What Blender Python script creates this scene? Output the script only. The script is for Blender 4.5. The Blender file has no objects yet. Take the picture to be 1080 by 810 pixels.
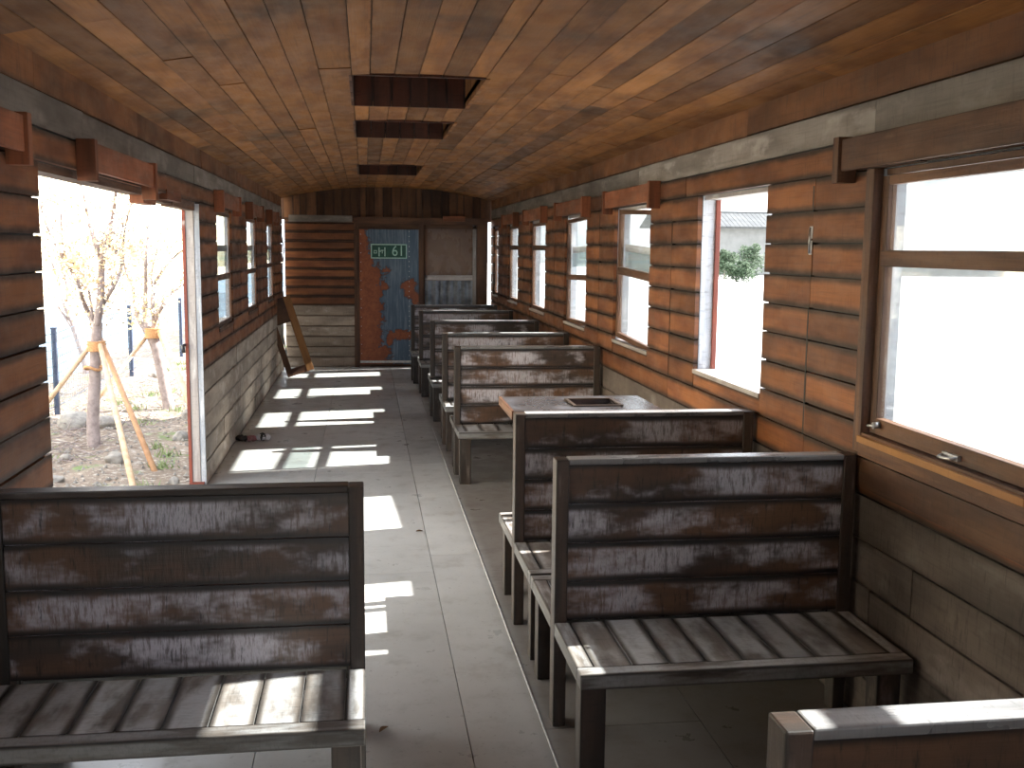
import bpy, math, random
from mathutils import Vector, Matrix, noise
R = random.Random(7)
PI = math.pi
scene = bpy.context.scene
COL = scene.collection

# ------------------------------------------------------------------ dimensions (metres)
EYE = 1.65
XL, XR = -1.10, 1.73            # inner faces of the side walls
XC = (XL + XR) / 2
Y0, YE = -1.6, 14.5             # rear of the carriage, end wall
GZ = -0.62                      # ground outside
F_PX = 1100.0

# ------------------------------------------------------------------ camera axes
d = Vector(((385 - 540) / F_PX, (260 - 405) / F_PX, 1)).normalized()
lat = Vector((1, 0.010, 0)); lat = (lat - d * lat.dot(d)).normalized()
down = d.cross(lat)
if down.y < 0: down = -down
ROWS = [Vector((lat[i], d[i], -down[i])) for i in range(3)]   # camera right / down / forward in world

def at(px, py, Y):
    """world point seen at a photo pixel, at distance Y along the carriage"""
    c = Vector(((px - 540) / F_PX, (py - 405) / F_PX, 1))
    w = ROWS[0] * c.x + ROWS[1] * c.y + ROWS[2] * c.z
    t = Y / w.y
    return Vector((w.x * t, Y, EYE + w.z * t))

# ------------------------------------------------------------------ mesh builder
class MB:
    def __init__(s): s.v = []; s.f = []; s.uv = []; s.r = []; s.m = []; s.sm = []
    def obox(s, o, ax, ay, az, u=0, m=0, r=None):
        o = Vector(o); A = [Vector(ax), Vector(ay), Vector(az)]; L = [a.length for a in A]
        if r is None: r = R.random()
        b = len(s.v)
        for k in range(8):
            s.v.append(o + A[0] * (k & 1) + A[1] * ((k >> 1) & 1) + A[2] * ((k >> 2) & 1))
        flip = A[0].cross(A[1]).dot(A[2]) < 0
        off = r * 91.7
        for q, n in (((0, 2, 3, 1), 2), ((4, 5, 7, 6), 2), ((0, 1, 5, 4), 1), ((2, 6, 7, 3), 1), ((0, 4, 6, 2), 0), ((1, 3, 7, 5), 0)):
            if flip: q = q[::-1]
            pl = [a for a in (0, 1, 2) if a != n]
            if u in pl: ua = u; va = [a for a in pl if a != u][0]
            else: ua, va = (pl if L[pl[0]] < L[pl[1]] else pl[::-1])
            uvs = []
            for c in q:
                bit = [(c >> a) & 1 for a in (0, 1, 2)]
                vv = bit[va]
                if L[va] < 0.028 : vv = .12 + .1 * vv      # thin edges read as the dark side of the board
                uvs.append((bit[ua] * L[ua] + off, vv))
            s.f.append(tuple(b + c for c in q)); s.uv.append(uvs); s.r.append(r); s.m.append(m); s.sm.append(False)
    def box(s, x0, x1, y0, y1, z0, z1, u='x', m=0, r=None):
        s.obox((x0, y0, z0), (x1 - x0, 0, 0), (0, y1 - y0, 0), (0, 0, z1 - z0), 'xyz'.index(u), m, r)
    def tube(s, pts, rad, n=8, m=0, caps=True, r=None):
        pts = [Vector(p) for p in pts]
        if not isinstance(rad, (list, tuple)): rad = [rad] * len(pts)
        if r is None: r = R.random()
        b = len(s.v); acc = 0; us = []
        prev = None
        for i, p in enumerate(pts):
            t = (pts[min(i + 1, len(pts) - 1)] - pts[max(i - 1, 0)]).normalized()
            a = prev if prev is not None else (Vector((0, 0, 1)) if abs(t.z) < .9 else Vector((1, 0, 0)))
            a = (a - t * a.dot(t)).normalized(); prev = a; c = t.cross(a)
            for k in range(n):
                th = 2 * PI * k / n
                s.v.append(p + (a * math.cos(th) + c * math.sin(th)) * rad[i])
            if i: acc += (p - pts[i - 1]).length
            us.append(acc)
        for i in range(len(pts) - 1):
            for k in range(n):
                k2 = (k + 1) % n
                s.f.append((b + i * n + k, b + i * n + k2, b + (i + 1) * n + k2, b + (i + 1) * n + k))
                s.uv.append([(us[i], k / n), (us[i], (k + 1) / n), (us[i + 1], (k + 1) / n), (us[i + 1], k / n)])
                s.r.append(r); s.m.append(m); s.sm.append(True)
        if caps:
            for ring, rev in ((0, True), (len(pts) - 1, False)):
                q = [b + ring * n + k for k in range(n)]
                if rev: q = q[::-1]
                s.f.append(tuple(q)); s.uv.append([(.1 * k, .5) for k in range(n)]); s.r.append(r); s.m.append(m); s.sm.append(False)
    def poly(s, pts, m=0, r=.5, uv=None, smooth=False):
        b = len(s.v); s.v += [Vector(p) for p in pts]
        s.f.append(tuple(range(b, b + len(pts)))); s.uv.append(uv or [(p[0], .5) for p in pts]); s.r.append(r); s.m.append(m); s.sm.append(smooth)
    def mesh(s, name, mats):
        me = bpy.data.meshes.new(name)
        me.from_pydata([tuple(p) for p in s.v], [], s.f)
        ul = me.uv_layers.new(name='UVMap')
        k = 0; flat = [0.0] * (len(me.loops) * 2)
        for uvs in s.uv:
            for a in uvs: flat[k] = a[0]; flat[k + 1] = a[1]; k += 2
        ul.data.foreach_set('uv', flat)
        at_ = me.attributes.new('rnd', 'FLOAT', 'FACE'); at_.data.foreach_set('value', s.r)
        for m in (mats if isinstance(mats, (list, tuple)) else [mats]): me.materials.append(m)
        me.polygons.foreach_set('material_index', s.m)
        me.polygons.foreach_set('use_smooth', s.sm)
        me.update()
        return me
    def build(s, name, mats, parent=None, bevel=0, origin=None):
        if origin is not None:
            o_ = Vector(origin); s.v = [p - o_ for p in s.v]
        o = bpy.data.objects.new(name, s.mesh(name, mats)); COL.objects.link(o)
        if origin is not None: o.location = origin
        if parent: o.parent = parent
        if bevel:
            b = o.modifiers.new('bevel', 'BEVEL'); b.width = bevel; b.segments = 2; b.limit_method = 'ANGLE'
        return o

def tag(o, label=None, cat=None, group=None, kind=None):
    if label: o['label'] = label
    if cat: o['category'] = cat
    if group: o['group'] = group
    if kind: o['kind'] = kind
    return o
def empty(name, loc=(0, 0, 0), rz=0, parent=None):
    o = bpy.data.objects.new(name, None); COL.objects.link(o); o.location = loc; o.rotation_euler.z = rz
    o.empty_display_size = .1
    if parent: o.parent = parent
    return o
def copy_tree(o, parent=None):
    c = o.copy(); COL.objects.link(c)
    if parent: c.parent = parent
    for ch in [x for x in scene.objects if x.parent == o]: copy_tree(ch, c)
    return c

# ------------------------------------------------------------------ materials
class NT:
    def __init__(s, name):
        s.mat = bpy.data.materials.new(name); s.mat.use_nodes = True; s.t = s.mat.node_tree; s.t.nodes.clear()
        s.out = s.n('ShaderNodeOutputMaterial')
    def n(s, t, **k):
        x = s.t.nodes.new(t)
        for a, b in k.items(): setattr(x, a, b)
        return x
    def set(s, sock, val):
        if isinstance(val, bpy.types.NodeSocket): s.t.links.new(val, sock)
        elif isinstance(val, (tuple, list)) and len(val) == 3 and sock.type == 'RGBA': sock.default_value = (*val, 1)
        else: sock.default_value = val
    def math(s, op, a, b=0.0, c=0.0, clamp=False):
        x = s.n('ShaderNodeMath', operation=op, use_clamp=clamp)
        s.set(x.inputs[0], a); s.set(x.inputs[1], b); s.set(x.inputs[2], c)
        return x.outputs[0]
    def mix(s, f, a, b, mode='MIX'):
        x = s.n('ShaderNodeMix', data_type='RGBA', blend_type=mode)
        s.set(x.inputs[0], f); s.set(x.inputs[6], a); s.set(x.inputs[7], b)
        return x.outputs[2]
    def ramp(s, v, lo, hi, a=0.0, b=1.0, interp='SMOOTHSTEP'):
        x = s.n('ShaderNodeMapRange', interpolation_type=interp)
        s.set(x.inputs[0], v); s.set(x.inputs[1], lo); s.set(x.inputs[2], hi); s.set(x.inputs[3], a); s.set(x.inputs[4], b)
        return x.outputs[0]
    def vec(s, x, y, z):
        c = s.n('ShaderNodeCombineXYZ'); s.set(c.inputs[0], x); s.set(c.inputs[1], y); s.set(c.inputs[2], z); return c.outputs[0]
    def noise(s, v, scale=1.0, detail=3.0, rough=.55, dist=0.0):
        x = s.n('ShaderNodeTexNoise'); s.set(x.inputs['Vector'], v); x.inputs['Scale'].default_value = scale
        x.inputs['Detail'].default_value = detail; x.inputs['Roughness'].default_value = rough; x.inputs['Distortion'].default_value = dist
        return x.outputs[0]
    def uvr(s):
        u = s.n('ShaderNodeUVMap'); u.uv_map = 'UVMap'
        sp = s.n('ShaderNodeSeparateXYZ'); s.t.links.new(u.outputs[0], sp.inputs[0])
        a = s.n('ShaderNodeAttribute', attribute_name='rnd')
        return sp.outputs[0], sp.outputs[1], a.outputs['Fac']
    def obj(s): return s.n('ShaderNodeTexCoord').outputs['Object']
    def bsdf(s, col, rough=.6, bump=None, bs=.3, bd=.01, spec=.5, metal=0.0):
        p = s.n('ShaderNodeBsdfPrincipled')
        s.set(p.inputs['Base Color'], col); s.set(p.inputs['Roughness'], rough); s.set(p.inputs['Metallic'], metal)
        p.inputs['Specular IOR Level'].default_value = spec
        if bump is not None:
            b = s.n('ShaderNodeBump'); b.inputs['Strength'].default_value = bs; b.inputs['Distance'].default_value = bd
            s.set(b.inputs['Height'], bump); s.t.links.new(b.outputs[0], p.inputs['Normal'])
        s.t.links.new(p.outputs[0], s.out.inputs[0]); return p

def wood(name, c1, c2, dark, pale=None, edge=(.55, .95), edge_amt=.85, pale_rng=(.5, .7), saw=.35, stain=.5, rough=.62, var=(.65, 1.25), spec=.35, side=None):
    t = NT(name); u, v, r = t.uvr()
    seed = t.math('MULTIPLY', r, 37.0)
    low = t.noise(t.vec(t.math('MULTIPLY', u, 2.2), t.math('MULTIPLY', v, 1.0), seed), 1, 3)
    low2 = t.noise(t.vec(t.math('MULTIPLY', u, 3.6), t.math('MULTIPLY', v, .9), t.math('ADD', seed, 11)), 1, 4, .6)
    grain = t.noise(t.vec(t.math('MULTIPLY', u, 3), t.math('MULTIPLY', v, 11), seed), 1, 5, .7, .3)
    sawn = t.noise(t.vec(t.math('MULTIPLY', u, 75), t.math('MULTIPLY', v, 1.4), seed), 1, 4, .75)
    col = t.mix(t.ramp(low, .35, .65), c1, c2)
    col = t.mix(t.ramp(grain, .45, .8, 0, .38), col, dark)
    if pale is not None:
        vv = t.math('ABSOLUTE', t.math('SUBTRACT', v, .5))
        cen = t.ramp(vv, .27, .46, 1, 0)
        pm = t.math('MULTIPLY', t.ramp(low2, *pale_rng), cen)
        pm = t.math('MULTIPLY', pm, t.ramp(sawn, .32, .62, 1 - saw, 1))
        col = t.mix(pm, col, pale)
    col = t.mix(t.math('MULTIPLY', t.ramp(sawn, .5, .72), saw), col, dark)
    ev = t.math('MULTIPLY', t.math('ABSOLUTE', t.math('SUBTRACT', v, .5)), 2.0)
    ev = t.math('ADD', ev, t.math('MULTIPLY', t.math('SUBTRACT', low2, .5), .55))
    col = t.mix(t.math('MULTIPLY', t.ramp(ev, *edge), edge_amt), col, dark)
    st = t.noise(t.obj(), 1.3, 4, .6)
    col = t.mix(t.ramp(st, .5, .78, 0, stain), col, dark)
    br = t.ramp(r, 0, 1, var[0], var[1], 'LINEAR')
    if side is not None:          # upright faces darker than the top
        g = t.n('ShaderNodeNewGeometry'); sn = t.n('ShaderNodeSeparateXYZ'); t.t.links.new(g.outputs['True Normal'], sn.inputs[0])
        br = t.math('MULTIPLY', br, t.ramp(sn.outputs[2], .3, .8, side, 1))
    x = t.n('ShaderNodeVectorMath', operation='SCALE'); t.set(x.inputs[0], col); t.set(x.inputs['Scale'], br)
    h = t.math('ADD', t.math('MULTIPLY', sawn, saw), t.math('MULTIPLY', grain, .6))
    ro = t.ramp(low2, .3, .7, rough - .12, rough + .12)
    t.bsdf(x.outputs[0], ro, h, .45, .004, spec)
    return t.mat

M = {}
M['wall'] = wood('brown_boards', (.30, .112, .040), (.19, .066, .027), (.036, .020, .013), edge=(.48, .95), edge_amt=.92, saw=.25, stain=.6, var=(.6, 1.2), rough=.55)
M['frieze'] = wood('frieze_boards', (.24, .100, .040), (.145, .060, .026), (.05, .03, .02), edge=(.75, 1.1), edge_amt=.7, saw=.55, stain=.75, var=(.8, 1.1), rough=.6)
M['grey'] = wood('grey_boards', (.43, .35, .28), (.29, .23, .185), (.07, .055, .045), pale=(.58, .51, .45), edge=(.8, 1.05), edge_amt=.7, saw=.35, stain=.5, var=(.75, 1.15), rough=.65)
M['grey_shaded'] = wood('shaded_grey_boards', (.165, .130, .110), (.10, .078, .066), (.03, .022, .018), pale=(.25, .215, .195), edge=(.85, 1.05), edge_amt=.7, saw=.6, stain=.7, var=(.75, 1.15), rough=.65)  # shaded copy of the grey boards, the right wall's dimness in the colour
M['band'] = wood('band_boards', (.27, .235, .205), (.17, .145, .125), (.05, .04, .035), pale=(.38, .34, .305), edge=(.85, 1.1), edge_amt=.5, saw=.25, stain=.55, var=(.6, 1.2), rough=.7)
M['ceil'] = wood('ceiling_boards', (.38, .160, .044), (.235, .090, .026), (.05, .03, .017), edge=(.88, 1.12), edge_amt=.75, saw=.14, stain=.85, var=(.5, 1.15), rough=.6)
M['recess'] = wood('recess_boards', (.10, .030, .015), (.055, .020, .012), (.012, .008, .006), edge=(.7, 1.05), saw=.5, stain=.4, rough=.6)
M['bench'] = wood('bench_boards', (.125, .066, .038), (.045, .032, .026), (.010, .009, .010), pale=(.54, .52, .58), edge=(.62, .95), edge_amt=.96, pale_rng=(.43, .61), saw=.85, stain=.3, rough=.40, var=(.75, 1.25), spec=.6)  # pale patches: wear plus the boards' blue-white highlights put into the colour
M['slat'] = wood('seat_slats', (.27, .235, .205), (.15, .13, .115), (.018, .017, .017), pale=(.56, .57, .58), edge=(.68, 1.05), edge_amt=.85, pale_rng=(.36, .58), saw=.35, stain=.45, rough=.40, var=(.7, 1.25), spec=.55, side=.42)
M['post'] = wood('bench_posts', (.055, .034, .024), (.028, .021, .017), (.010, .009, .009), pale=(.20, .16, .14), edge=(.8, 1.05), edge_amt=.6, pale_rng=(.55, .8), saw=.4, stain=.3, rough=.5, spec=.5)
M['table'] = wood('dark_table_boards', (.075, .068, .070), (.045, .042, .045), (.012, .011, .012), pale=(.16, .165, .19), edge=(.9, 1.1), edge_amt=.5, pale_rng=(.45, .7), saw=.3, stain=.4, rough=.34, spec=.6)
M['cap'] = wood('glare_top_edge', (.52, .51, .52), (.38, .37, .38), (.08, .08, .08), pale=(.75, .74, .75), edge=(.9, 1.15), edge_amt=.6, pale_rng=(.35, .6), saw=.4, stain=.3, rough=.33, spec=.7, side=.35)  # bench tops: sun and sky glare painted as a pale colour
M['frame'] = wood('window_frame_wood', (.17, .080, .040), (.09, .042, .026), (.025, .016, .013), pale=(.28, .18, .12), edge=(.8, 1.1), edge_amt=.6, pale_rng=(.6, .85), saw=.3, rough=.55)
M['redwood'] = wood('pelmet_wood', (.30, .10, .045), (.18, .065, .03), (.05, .025, .018), edge=(.85, 1.1), edge_amt=.5, saw=.35, stain=.3, rough=.6)
M['orange'] = wood('new_sill_wood', (.50, .24, .08), (.38, .17, .06), (.12, .06, .03), edge=(.9, 1.1), edge_amt=.4, saw=.2, stain=.2)
M['core'] = wood('weathered_outer_boards', (.50, .52, .56), (.36, .39, .44), (.10, .09, .09), pale=(.75, .75, .76), edge=(.85, 1.1), edge_amt=.5, saw=.4, stain=.3, rough=.75)
M['redstop'] = wood('red_peeling_paint', (.30, .075, .045), (.20, .055, .04), (.08, .04, .03), pale=(.6, .55, .5), edge=(.9, 1.1), edge_amt=.3, pale_rng=(.62, .72), saw=.2, stain=.2)
M['palewood'] = wood('pale_post_wood', (.52, .47, .44), (.38, .34, .33), (.10, .07, .06), pale=(.72, .70, .68), edge=(.85, 1.1), edge_amt=.5, saw=.3, stain=.2)
M['endv'] = wood('end_wall_uprights', (.17, .075, .032), (.10, .045, .022), (.02, .013, .010), edge=(.75, 1.05), edge_amt=.8, saw=.3, stain=.5, var=(.4, 1.4))

# floor: big plywood / lino sheets, seams and dirt, with shade painted in
def floor_mat():
    t = NT('floor_sheets'); u, v, r = t.uvr(); P = t.obj()
    a = t.noise(P, .9, 5, .6); b = t.noise(P, 5, 5, .65); c = t.noise(P, 60, 2, .5)
    col = t.mix(t.ramp(a, .35, .65), (.64, .645, .63), (.52, .525, .51))
    col = t.mix(t.ramp(b, .5, .75, 0, .45), col, (.26, .235, .20))
    col = t.mix(t.ramp(c, .62, .75, 0, .35), col, (.14, .12, .10))
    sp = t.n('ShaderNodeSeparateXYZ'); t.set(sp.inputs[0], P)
    near = t.ramp(sp.outputs[1], 1.8, 5.0, 1, 0)  # near end: brown dirt, with its shading mixed into the colour
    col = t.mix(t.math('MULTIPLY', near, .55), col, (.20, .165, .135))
    side = t.ramp(sp.outputs[0], .55, .66, 0, .75)  # under the right benches: their shadow mixed into the floor colour
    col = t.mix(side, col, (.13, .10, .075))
    br = t.ramp(r, 0, 1, .88, 1.1, 'LINEAR')
    x = t.n('ShaderNodeVectorMath', operation='SCALE'); t.set(x.inputs[0], col); t.set(x.inputs['Scale'], br)
    t.bsdf(x.outputs[0], t.ramp(b, .3, .7, .26, .5), b, .12, .003, .5)
    return t.mat
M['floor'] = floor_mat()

def plain(name, c1, c2, scale=8, rough=.6, metal=0.0, bs=.2, bd=.004, spec=.5):
    t = NT(name); n_ = t.noise(t.obj(), scale, 4, .6)
    t.bsdf(t.mix(t.ramp(n_, .35, .68), c1, c2), rough, n_, bs, bd, spec, metal); return t.mat
M['black'] = plain('dark_gap', (.012, .010, .009), (.02, .016, .013))
M['metal'] = plain('worn_steel', (.55, .55, .56), (.35, .35, .36), 40, .35, .9)
M['paint_metal'] = plain('whitish_metal', (.75, .76, .76), (.55, .55, .55), 30, .45, .1)
M['navy'] = plain('navy_fence_paint', (.025, .040, .085), (.04, .06, .11), 12, .45)
M['wire'] = plain('fence_wire', (.06, .09, .12), (.05, .07, .10), 12, .5)
M['bark'] = plain('grey_brown_bark', (.36, .30, .29), (.24, .195, .19), 14, .85, bs=.6, bd=.01)
M['stake'] = plain('peeled_pine_stake', (.62, .45, .30), (.50, .33, .20), 9, .7)
M['stake_red'] = plain('orange_pine_stake', (.50, .29, .16), (.40, .22, .12), 9, .7)
M['burlap'] = plain('tan_binding', (.60, .33, .16), (.42, .22, .10), 60, .9)
M['rock'] = plain('pale_stone', (.30, .28, .25), (.18, .165, .15), 9, .85, bs=.7, bd=.02)
M['leafdry'] = plain('dry_leaf', (.20, .11, .05), (.13, .07, .035), 30, .8)
M['leafy'] = plain('autumn_leaves', (.95, .76, .52), (.90, .68, .42), 3, .7)
M['leafg'] = plain('olive_leaves', (.60, .52, .28), (.85, .66, .38), 4, .7)
M['shrub'] = plain('green_shrub', (.06, .10, .05), (.035, .065, .03), 3, .8)
M['weed'] = plain('green_weeds', (.20, .27, .12), (.30, .35, .18), 6, .8)
M['white_wall'] = plain('pale_plaster', (.22, .225, .22), (.18, .185, .18), 1, .8)
M['plastic_w'] = plain('white_wrapper', (.80, .80, .84), (.60, .60, .70), 50, .4)
M['plastic_b'] = plain('black_wrapper', (.015, .015, .018), (.04, .04, .045), 50, .35)
M['plastic_r'] = plain('maroon_wrapper', (.30, .10, .12), (.45, .25, .28), 50, .4)

def glass(name, tint=(.96, .98, .98), dirt=.06):
    t = NT(name)
    tr = t.n('ShaderNodeBsdfTransparent'); t.set(tr.inputs[0], tint)
    gl = t.n('ShaderNodeBsdfGlossy'); gl.inputs['Roughness'].default_value = .04
    df = t.n('ShaderNodeBsdfDiffuse'); t.set(df.inputs[0], (.75, .78, .78))
    fr = t.n('ShaderNodeFresnel'); fr.inputs[0].default_value = 1.45
    m1 = t.n('ShaderNodeMixShader'); t.set(m1.inputs[0], t.math('MULTIPLY', fr.outputs[0], .5)); t.t.links.new(tr.outputs[0], m1.inputs[1]); t.t.links.new(gl.outputs[0], m1.inputs[2])
    n_ = t.noise(t.obj(), 6, 4, .7)
    m2 = t.n('ShaderNodeMixShader'); t.set(m2.inputs[0], t.ramp(n_, .4, .8, dirt * .2, dirt * 1.2)); t.t.links.new(m1.outputs[0], m2.inputs[1]); t.t.links.new(df.outputs[0], m2.inputs[2])
    t.t.links.new(m2.outputs[0], t.out.inputs[0]); return t.mat
M['glass'] = glass('window_glass')
M['film'] = glass('cloudy_film', (.75, .8, .8), .22)

# ------------------------------------------------------------------ floor
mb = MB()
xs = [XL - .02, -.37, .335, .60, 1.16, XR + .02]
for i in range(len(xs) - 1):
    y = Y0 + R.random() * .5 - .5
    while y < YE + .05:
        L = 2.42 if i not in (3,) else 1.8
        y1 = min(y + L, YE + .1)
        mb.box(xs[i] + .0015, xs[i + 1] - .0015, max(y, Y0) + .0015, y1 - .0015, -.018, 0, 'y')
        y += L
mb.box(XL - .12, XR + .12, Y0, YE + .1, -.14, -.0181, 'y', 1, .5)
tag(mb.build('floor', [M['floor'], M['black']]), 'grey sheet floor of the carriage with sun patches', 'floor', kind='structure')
mb = MB(); mb.box(.598, .602, 1.0, 9.5, .0, .004, 'y')
tag(mb.build('trim_1', M['paint_metal']), 'thin pale edging strip on the floor along the right benches', 'trim', kind='structure')

# ------------------------------------------------------------------ side walls
ZROW0, ZTOP = .80, 1.93
WR = [(-.5, .0), (.80, 1.74), (2.45, 3.40), (4.38, 5.33), (6.25, 7.18), (8.12, 9.02), (10.02, 10.96), (11.87, 12.70), (13.66, 14.18)]
WL = [(-.5, .0), (2.30, 3.25), (8.10, 8.97), (10.12, 11.00), (12.15, 12.95)]
SILL = 1.0
def rows():
    out = []; h = ZROW0 / 5
    for k in range(5): out.append((k * h, (k + 1) * h, 1))
    h = (ZTOP - ZROW0) / 9
    for k in range(9): out.append((ZROW0 + k * h, ZROW0 + (k + 1) * h, 0))
    out.append((ZTOP, 2.04, 0)); out.append((2.04, 2.165, 2)); out.append((2.165, 2.33, 3))
    return out
def cut(spans, a, b):
    res = []
    for s, e in spans:
        if b <= s or a >= e: res.append((s, e)); continue
        if a > s: res.append((s, a))
        if b < e: res.append((b, e))
    return res
def side_wall(name, X, sgn, wins, opening, yend, label):
    """sgn=+1: wall body lies towards +X of the inner face"""
    mb = MB()
    for ri, (z0, z1, kind) in enumerate(rows()):
        spans = [(Y0, yend)]
        for a, b in wins:
            if z1 > SILL + .01 and z0 < ZTOP - .01: spans = cut(spans, a, b)
        if opening and z0 < 1.9: spans = cut(spans, opening[0], opening[1])
        for s, e in spans:
            # joints: brown boards always break midway between windows (like the photo), others at random
            js = []
            if kind == 0 and z0 < ZTOP - .01 :
                mids = [(wins[i][1] + wins[i + 1][0]) / 2 for i in range(len(wins) - 1)]
                js = [m for m in mids if s + .05 < m < e - .05]
                if not opening is None: js = [j for j in js if not (opening[0] - .5 < j < opening[1] + .3)]
            else:
                y = s + R.uniform(.6, 2.6)
                while y < e - .4: js.append(y); y += R.uniform(1.6, 3.2)
            pts = [s] + js + [e]
            for a, b in zip(pts[:-1], pts[1:]):
                t = .018 + R.uniform(0, .004) + (.004 if kind == 0 else 0)
                x_in = X - sgn * (t - .018)
                g = .003 if kind != 0 else .0035
                w = R.uniform(-.002, .002)
                mb.box(min(x_in, X + sgn * .017), max(x_in, X + sgn * .017), a + .002, b - .002, z0 + g + w, z1 - g + w, 'y', kind)
    hh = (ZTOP - ZROW0) / 9; zr = ZROW0 + hh
    for a, b in wins:
        if a > Y0: 
            xx = sorted((X - sgn * .003, X + sgn * .02)); mb.box(xx[0], xx[1], a + .002, b - .002, zr + .0035, SILL - .002, 'y', 0)
    # outer boarding (behind), with the same holes
    o0, o1 = sorted((X + sgn * .02, X + sgn * (.105 if sgn > 0 else .055)))
    segs = [(Y0, yend)]
    for a, b in wins: segs = cut(segs, a, b)
    if opening: segs = cut(segs, *opening)
    for s, e in segs: mb.box(o0, o1, s, e, SILL, ZTOP, 'z', 4)
    low = [(Y0, yend)] if not opening else cut([(Y0, yend)], *opening)
    for s, e in low: mb.box(o0, o1, s, e, -.12, SILL, 'y', 4)
    mb.box(o0, o1, Y0, yend, ZTOP, 2.75, 'y', 4)
    b0_, b1_ = sorted((X + sgn * .017, X + sgn * .0199))
    for s, e in segs: mb.box(b0_, b1_, s + .004, e - .004, SILL, ZTOP, 'y', 5)
    for s, e in low: mb.box(b0_, b1_, s + .004, e - .004, 0, SILL, 'y', 5)
    mb.box(b0_, b1_, Y0, yend, ZTOP, 2.4, 'y', 5)
    o = mb.build(name, [M['wall'], M['grey_shaded'] if sgn > 0 else M['grey'], M['band'], M['frieze'], M['core'], M['black']])
    tag(o, label, 'wall', kind='structure'); return o
OP = (3.78, 7.27)
side_wall('wall_right', XR, 1, WR, None, 14.45, 'right carriage wall of scorched brown boards over grey boards')
side_wall('wall_left', XL, -1, WL, OP, 14.36, 'left carriage wall of brown and grey boards with a wide opening')

# ------------------------------------------------------------------ ceiling
def zc(x):
    t = (x - XC) / ((XR - XL) / 2)
    return 2.455 - .165 * abs(t) ** 2.1
SLOTS = [(5.06, 6.12), (6.86, 7.86), (10.5, 11.85)]
SX0, SX1 = -.055, .575
mb = MB(); nb = 25; wd = (XR - XL + .03) / nb
edges = [XL - .015 + i * wd for i in range(nb + 1)]
# snap the board edges to the slot sides
i0 = min(range(nb + 1), key=lambda i: abs(edges[i] - SX0)); edges[i0] = SX0
i1 = min(range(nb + 1), key=lambda i: abs(edges[i] - SX1)); edges[i1] = SX1
for i in range(nb):
    x0, x1 = edges[i] + .0015, edges[i + 1] - .0015
    inslot = i0 <= i < i1
    spans = [(Y0, YE + .02)]
    if inslot:
        for a, b in SLOTS: spans = cut(spans, a, b)
    for s, e in spans:
        y = s; first = True
        while y < e - .01:
            L = R.uniform(2.6, 5.2)
            if first: L *= R.uniform(.3, 1); first = False
            y1 = min(y + L, e)
            if e - y1 < .5: y1 = e
            dz = R.uniform(0, .006)
            za, zb = zc(x0) - dz, zc(x1) - dz
            mb.obox((x0, y + .001, za), (x1 - x0, 0, zb - za), (0, y1 - y - .002, 0), (0, 0, .02), 1)
            y = y1
for i in range(nb):   # dark backing over the boards
    x0, x1 = edges[i], edges[i + 1]
    spans = [(Y0, YE + .1)]
    if i0 <= i < i1:
        for a, b in SLOTS: spans = cut(spans, a - .021, b + .021)
    for s, e in spans: mb.obox((x0, s, zc(x0) + .0205), (x1 - x0, 0, zc(x1) - zc(x0)), (0, e - s, 0), (0, 0, .03), 1, 1, .5)
# vent recesses
for a, b in SLOTS:
    zt = 2.72; n = 6; w = (SX1 - SX0) / n
    for k in range(n):
        for yy in (a - .02, b):
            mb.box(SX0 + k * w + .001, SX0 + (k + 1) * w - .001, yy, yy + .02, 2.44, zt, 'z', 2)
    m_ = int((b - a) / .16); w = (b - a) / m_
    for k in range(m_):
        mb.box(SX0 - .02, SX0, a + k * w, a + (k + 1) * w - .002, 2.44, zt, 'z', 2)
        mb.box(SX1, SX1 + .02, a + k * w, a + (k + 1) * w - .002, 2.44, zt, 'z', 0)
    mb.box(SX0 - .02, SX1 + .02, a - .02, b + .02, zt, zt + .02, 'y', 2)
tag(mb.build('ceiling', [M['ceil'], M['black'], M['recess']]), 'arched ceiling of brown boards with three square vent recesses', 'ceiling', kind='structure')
mb = MB()  # unseen roof added above the ceiling to keep the sun out
for i in range(10):
    xa = XL - .14 + i * (XR - XL + .28) / 10; xb = xa + (XR - XL + .28) / 10
    f = lambda x: 2.80 + .16 * (1 - ((x - XC) / 1.56) ** 2)
    mb.obox((xa, Y0 - .1, f(xa)), (xb - xa, 0, f(xb) - f(xa)), (0, YE - Y0 + .4, 0), (0, 0, .04), 1)
mb.box(XL - .12, XL - .02, Y0, YE + .1, 2.70, 2.86, 'y'); mb.box(XR + .02, XR + .12, Y0, YE + .1, 2.70, 2.86, 'y')
tag(mb.build('roof', M['core']), 'unseen outer roof, added over the carriage to block the sun', 'roof', kind='structure')

# unseen rear wall added behind the camera to cut fill light, with a doorway
mb = MB()
for x0, x1, z0, z1 in ((XL, -.15, 0, 2.3), (.75, XR, 0, 2.3), (-.15, .75, 1.95, 2.3)):
    n = round((z1 - z0) / .14)
    for k in range(n): mb.box(x0, x1, Y0, Y0 + .02, z0 + (z1 - z0) * k / n + .003, z0 + (z1 - z0) * (k + 1) / n - .003, 'x')
mb.box(XL - .1, -.15, Y0 - .04, Y0 - .001, 0, 2.8, 'z', 1); mb.box(.75, XR + .1, Y0 - .04, Y0 - .001, 0, 2.8, 'z', 1); mb.box(-.15, .75, Y0 - .04, Y0 - .001, 1.95, 2.8, 'z', 1)
tag(mb.build('wall_back', [M['wall'], M['core']]), 'unseen rear wall of the carriage, added behind the camera to cut fill light, with a doorway', 'wall', kind='structure')

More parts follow.
